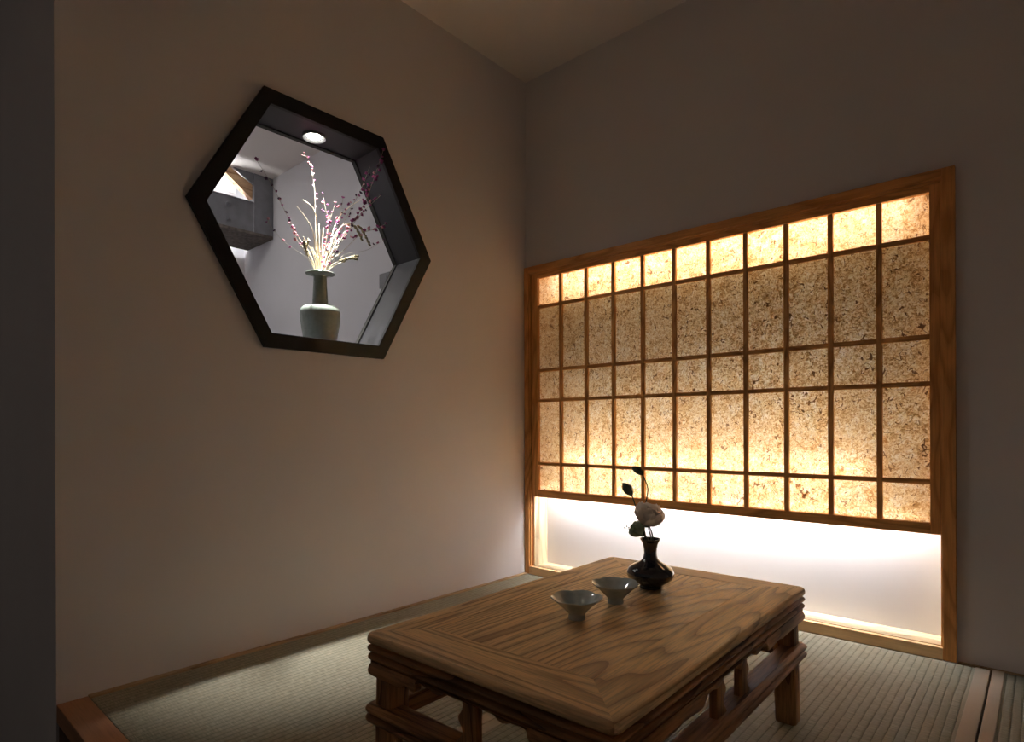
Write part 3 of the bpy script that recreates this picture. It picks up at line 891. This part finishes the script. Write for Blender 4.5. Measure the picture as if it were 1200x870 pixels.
FS = {
'A': [(-0.1, -1.16, 1.378), (-0.088, -1.199, 1.435), (-0.078, -1.24, 1.48), (-0.064, -1.289, 1.539), (-0.052, -1.328, 1.589), (-0.038, -1.374, 1.649), (-0.02, -1.438, 1.709)],
'A2': [(-0.09, -1.169, 1.375), (-0.081, -1.203, 1.423), (-0.074, -1.242, 1.442), (-0.066, -1.295, 1.464), (-0.054, -1.354, 1.51), (-0.05, -1.365, 1.528)],
'A3': [(-0.085, -1.168, 1.374), (-0.07, -1.206, 1.43), (-0.059, -1.24, 1.469), (-0.049, -1.263, 1.503), (-0.04, -1.291, 1.529)],
'B': [(-0.09, -1.158, 1.377), (-0.1, -1.158, 1.496), (-0.112, -1.155, 1.6), (-0.12, -1.153, 1.702), (-0.125, -1.164, 1.784), (-0.127, -1.183, 1.834), (-0.127, -1.204, 1.836)],
'C': [(-0.095, -1.144, 1.38), (-0.108, -1.113, 1.509), (-0.117, -1.096, 1.601), (-0.124, -1.107, 1.662), (-0.13, -1.115, 1.713)],
'D': [(-0.09, -1.143, 1.38), (-0.072, -1.139, 1.478), (-0.055, -1.13, 1.571), (-0.04, -1.112, 1.653)],
'E': [(-0.09, -1.139, 1.38), (-0.098, -1.096, 1.51), (-0.107, -1.035, 1.649), (-0.113, -0.986, 1.753), (-0.12, -0.931, 1.869)],
'F': [(-0.085, -1.139, 1.38), (-0.064, -1.102, 1.478), (-0.043, -1.045, 1.579), (-0.021, -0.991, 1.682), (-0.001, -0.959, 1.783), (0.028, -0.931, 1.905)],
'G': [(-0.09, -1.139, 1.38), (-0.078, -1.093, 1.469), (-0.062, -1.024, 1.589), (-0.051, -0.966, 1.668), (-0.04, -0.897, 1.745)],
'H': [(-0.085, -1.139, 1.38), (-0.077, -1.09, 1.449), (-0.068, -1.036, 1.518), (-0.062, -0.992, 1.569), (-0.056, -0.929, 1.601), (-0.05, -0.869, 1.636)],
'I': [(-0.09, -1.136, 1.381), (-0.083, -1.071, 1.461), (-0.076, -0.983, 1.497), (-0.07, -0.898, 1.557)],
'J': [(-0.085, -1.146, 1.378), (-0.07, -1.106, 1.485), (-0.059, -1.066, 1.561), (-0.049, -1.052, 1.631), (-0.04, -1.05, 1.697)],
}
flower_stem('dried stem leaning farthest left, dark buds crossing in front of the grey beam', FS['A'], .48, 13, 'pppmpmkpm')
flower_stem('bent hair-thin dried stem with a few buds, lowest on the left', FS['A2'], .55, 5, 'mkp', r=(.0008, .0005), scale=.8)
flower_stem('short dried stem of pale pink buds left of the bare straws', FS['A3'], .5, 9, 'kmk', spread=.012)
flower_stem('tallest upright dried stem, its hooked tip just under the downlight', FS['B'], .50, 15, 'kkmpmkkm', spread=.011, scale=.72)
flower_stem('dried stem topped by a dark purple cluster, right beside the tallest upright one', FS['C'], .36, 14, 'mkmpp', spread=.014)
flower_stem('short upright dried stem of magenta buds at the middle of the bunch', FS['D'], .28, 18, 'mkmm', spread=.017)
flower_stem('dried stem reaching toward the upper right back corner of the hexagonal window', FS['E'], .40, 22, 'pmpmkm', spread=.016)
flower_stem('longest magenta dried stem rising in front of the upper right window reveal', FS['F'], .42, 34, 'mmmkmpmm', spread=.013, scale=1.2)
flower_stem('dried stem ending in a pink spray at middle height of the dark right reveal', FS['G'], .40, 20, 'mpmmkm', spread=.014, scale=1.1)
flower_stem('low dried stem ending in a pink tuft over the lower part of the dark reveal', FS['H'], .55, 15, 'kmmk', spread=.014, scale=1.15)
flower_stem('lowest thin dried stem arching right to one dark bud', FS['I'], .82, 3, 'pmp', r=(.0008, .0004), scale=.9)
flower_stem('dried stem of mixed pink and dark buds rising between the central bare straws', FS['J'], .30, 20, 'mkpm', spread=.016)

WS = {
'a': [(-0.09, -1.165, 1.375), (-0.076, -1.181, 1.47), (-0.066, -1.197, 1.53), (-0.056, -1.238, 1.576), (-0.05, -1.269, 1.598)],
'b': [(-0.09, -1.158, 1.377), (-0.084, -1.165, 1.475), (-0.076, -1.173, 1.578), (-0.073, -1.192, 1.622), (-0.07, -1.233, 1.639)],
'c': [(-0.09, -1.139, 1.38), (-0.096, -1.097, 1.493), (-0.102, -1.058, 1.6), (-0.106, -1.012, 1.666), (-0.11, -0.938, 1.734)],
}
def build_leaf(P, lab):
    bm = bmesh.new(); add_tube(bm, P, .0030, .0012, 7, 8)
    o = obj('straw_leaf', bm, M['straw'], smooth=60, loc=P[0]); tag(o, lab, 'dried leaf', 'straw leaves in the celadon vase')
for key, lab in (('a', 'thick cream straw leaf curving left, the lower of two beside the tallest stem'), ('b', 'thick cream straw leaf hooked left, close beside the tallest upright stem'), ('c', 'long cream straw leaf sweeping up to the right')):
    plan(lambda P, lab=lab: build_leaf(P, lab), WS[key][1:], .0028)
def ear_stem(label, pts, n_grain, r=.0042, ln=.0135):
    plan(lambda P: build_ear(P, label, n_grain, r, ln), pts[1:], .0055)
def build_ear(P, label, n_grain, r, ln):
    t = thing('dried_grass_ear', label, 'dried grass', tuple(P[0]), group='dried grass ears in the celadon vase')
    bm = bmesh.new(); Q = add_tube(bm, P, .0018, .0010, 6, 8); obj('stalk', bm, M['straw'], t, world=True, smooth=60)
    bm = bmesh.new()
    tot = len(Q); s = int(tot * .62)
    for i in range(n_grain):
        f = s + (tot - 1 - s) * i / (n_grain - 1)
        k = min(tot - 2, int(f)); q = Q[k].lerp(Q[k + 1], f - k); d = (Q[k + 1] - Q[k]).normalized()
        side = d.orthogonal().normalized()
        side = Matrix.Rotation(2.4 * i, 3, d) @ side
        add_blob(bm, q - d * .003, d + side * .38, ln, r, 6, 5)
    obj('ear', bm, M['ear'], t, world=True, smooth=70)
ear_stem('drooping olive grass ear, inner of the two at right', [(-0.09, -1.143, 1.38), (-0.077, -1.117, 1.484), (-0.066, -1.065, 1.572), (-0.060, -1.03, 1.588), (-0.056, -1.004, 1.582), (-0.050, -.984, 1.54)], 20)
ear_stem('drooping olive grass ear, outer of the two at right near the reveal', [(-0.085, -1.142, 1.379), (-0.066, -1.09, 1.5), (-0.062, -1.02, 1.585), (-0.060, -0.969, 1.603), (-0.056, -0.942, 1.583), (-0.05, -0.921, 1.541)], 20)
ear_stem('pale grass ear lying low to the right of the vase lip, upper of two', [(-0.085, -1.146, 1.378), (-0.065, -1.12, 1.405), (-0.060, -1.097, 1.424), (-0.055, -1.065, 1.447), (-0.050, -1.029, 1.460)], 18)
ear_stem('pale grass ear lying low to the right of the vase lip, lower of two', [(-0.085, -1.146, 1.376), (-0.062, -1.12, 1.403), (-0.058, -1.097, 1.419), (-0.052, -1.062, 1.436), (-0.048, -1.033, 1.441)], 18)
ear_stem('upright pale grass ear at the left of the bunch near the vase lip', [(-0.085, -1.165, 1.375), (-0.070, -1.19, 1.40), (-0.060, -1.211, 1.417), (-0.054, -1.229, 1.445), (-0.050, -1.224, 1.476)], 18)
ear_stem('short brownish grass ear poking out left of the upright pale ear', [(-0.085, -1.165, 1.375), (-0.070, -1.195, 1.40), (-0.060, -1.222, 1.424), (-0.054, -1.247, 1.440), (-0.050, -1.256, 1.456)], 16)
# plain straws fanning out of the mouth
def build_straw(P):
    bm = bmesh.new(); add_tube(bm, P, .0019, .0011, 6, 6)
    o = obj('dry_straw', bm, M['straw'], smooth=60, loc=P[0])
    tag(o, 'thin bare cream straw standing in the celadon vase', 'straw', 'bare straws in the celadon vase')
for k in range(20):
    u = (k + .5) / 20 * 2 - 1
    ln = .12 + .10 * rnd.random()
    top = Vector((CX + rnd.uniform(-.02, .045), CY + u * .085 * ln / .15, MOUTH.z + ln * (1 - .25 * abs(u))))
    plan(build_straw, [(MOUTH + top) / 2 + Vector((0, -u * .008, .01)), top], .0017)
root_all()

# ------------------------------------------------------------------ world, camera, colour management
w = bpy.data.worlds.new('world'); bpy.context.scene.world = w; w.use_nodes = True
w.node_tree.nodes['Background'].inputs[0].default_value = (1, .86, .76, 1)
w.node_tree.nodes['Background'].inputs[1].default_value = .04

cd = bpy.data.cameras.new('camera'); cam = bpy.data.objects.new('camera', cd); C.objects.link(cam)
cd.sensor_fit = 'HORIZONTAL'; cd.sensor_width = 36
cd.lens = 697.406 / 1200 * 36
cd.shift_y = (502.611 - 435) / 1200
cd.clip_start = .01
yaw, roll = .72919, -.003471
F = Vector((-math.sin(yaw), math.cos(yaw), 0)); R0 = Vector((math.cos(yaw), math.sin(yaw), 0)); U0 = Vector((0, 0, 1))
R = R0 * math.cos(roll) + U0 * math.sin(roll); U = U0 * math.cos(roll) - R0 * math.sin(roll)
mtx = Matrix((R, U, -F)).transposed().to_4x4(); mtx.translation = (2.04017, -2.39977, .76)
cam.matrix_world = mtx
s = bpy.context.scene
s.camera = cam
s.view_settings.view_transform = 'Standard'; s.view_settings.look = 'None'
s.view_settings.gamma = 1; s.view_settings.exposure = .14; s.view_settings.use_curve_mapping = False
s.cycles.use_denoising = True
s.cycles.max_bounces = 14; s.cycles.diffuse_bounces = 9
s.cycles.sample_clamp_indirect = 8
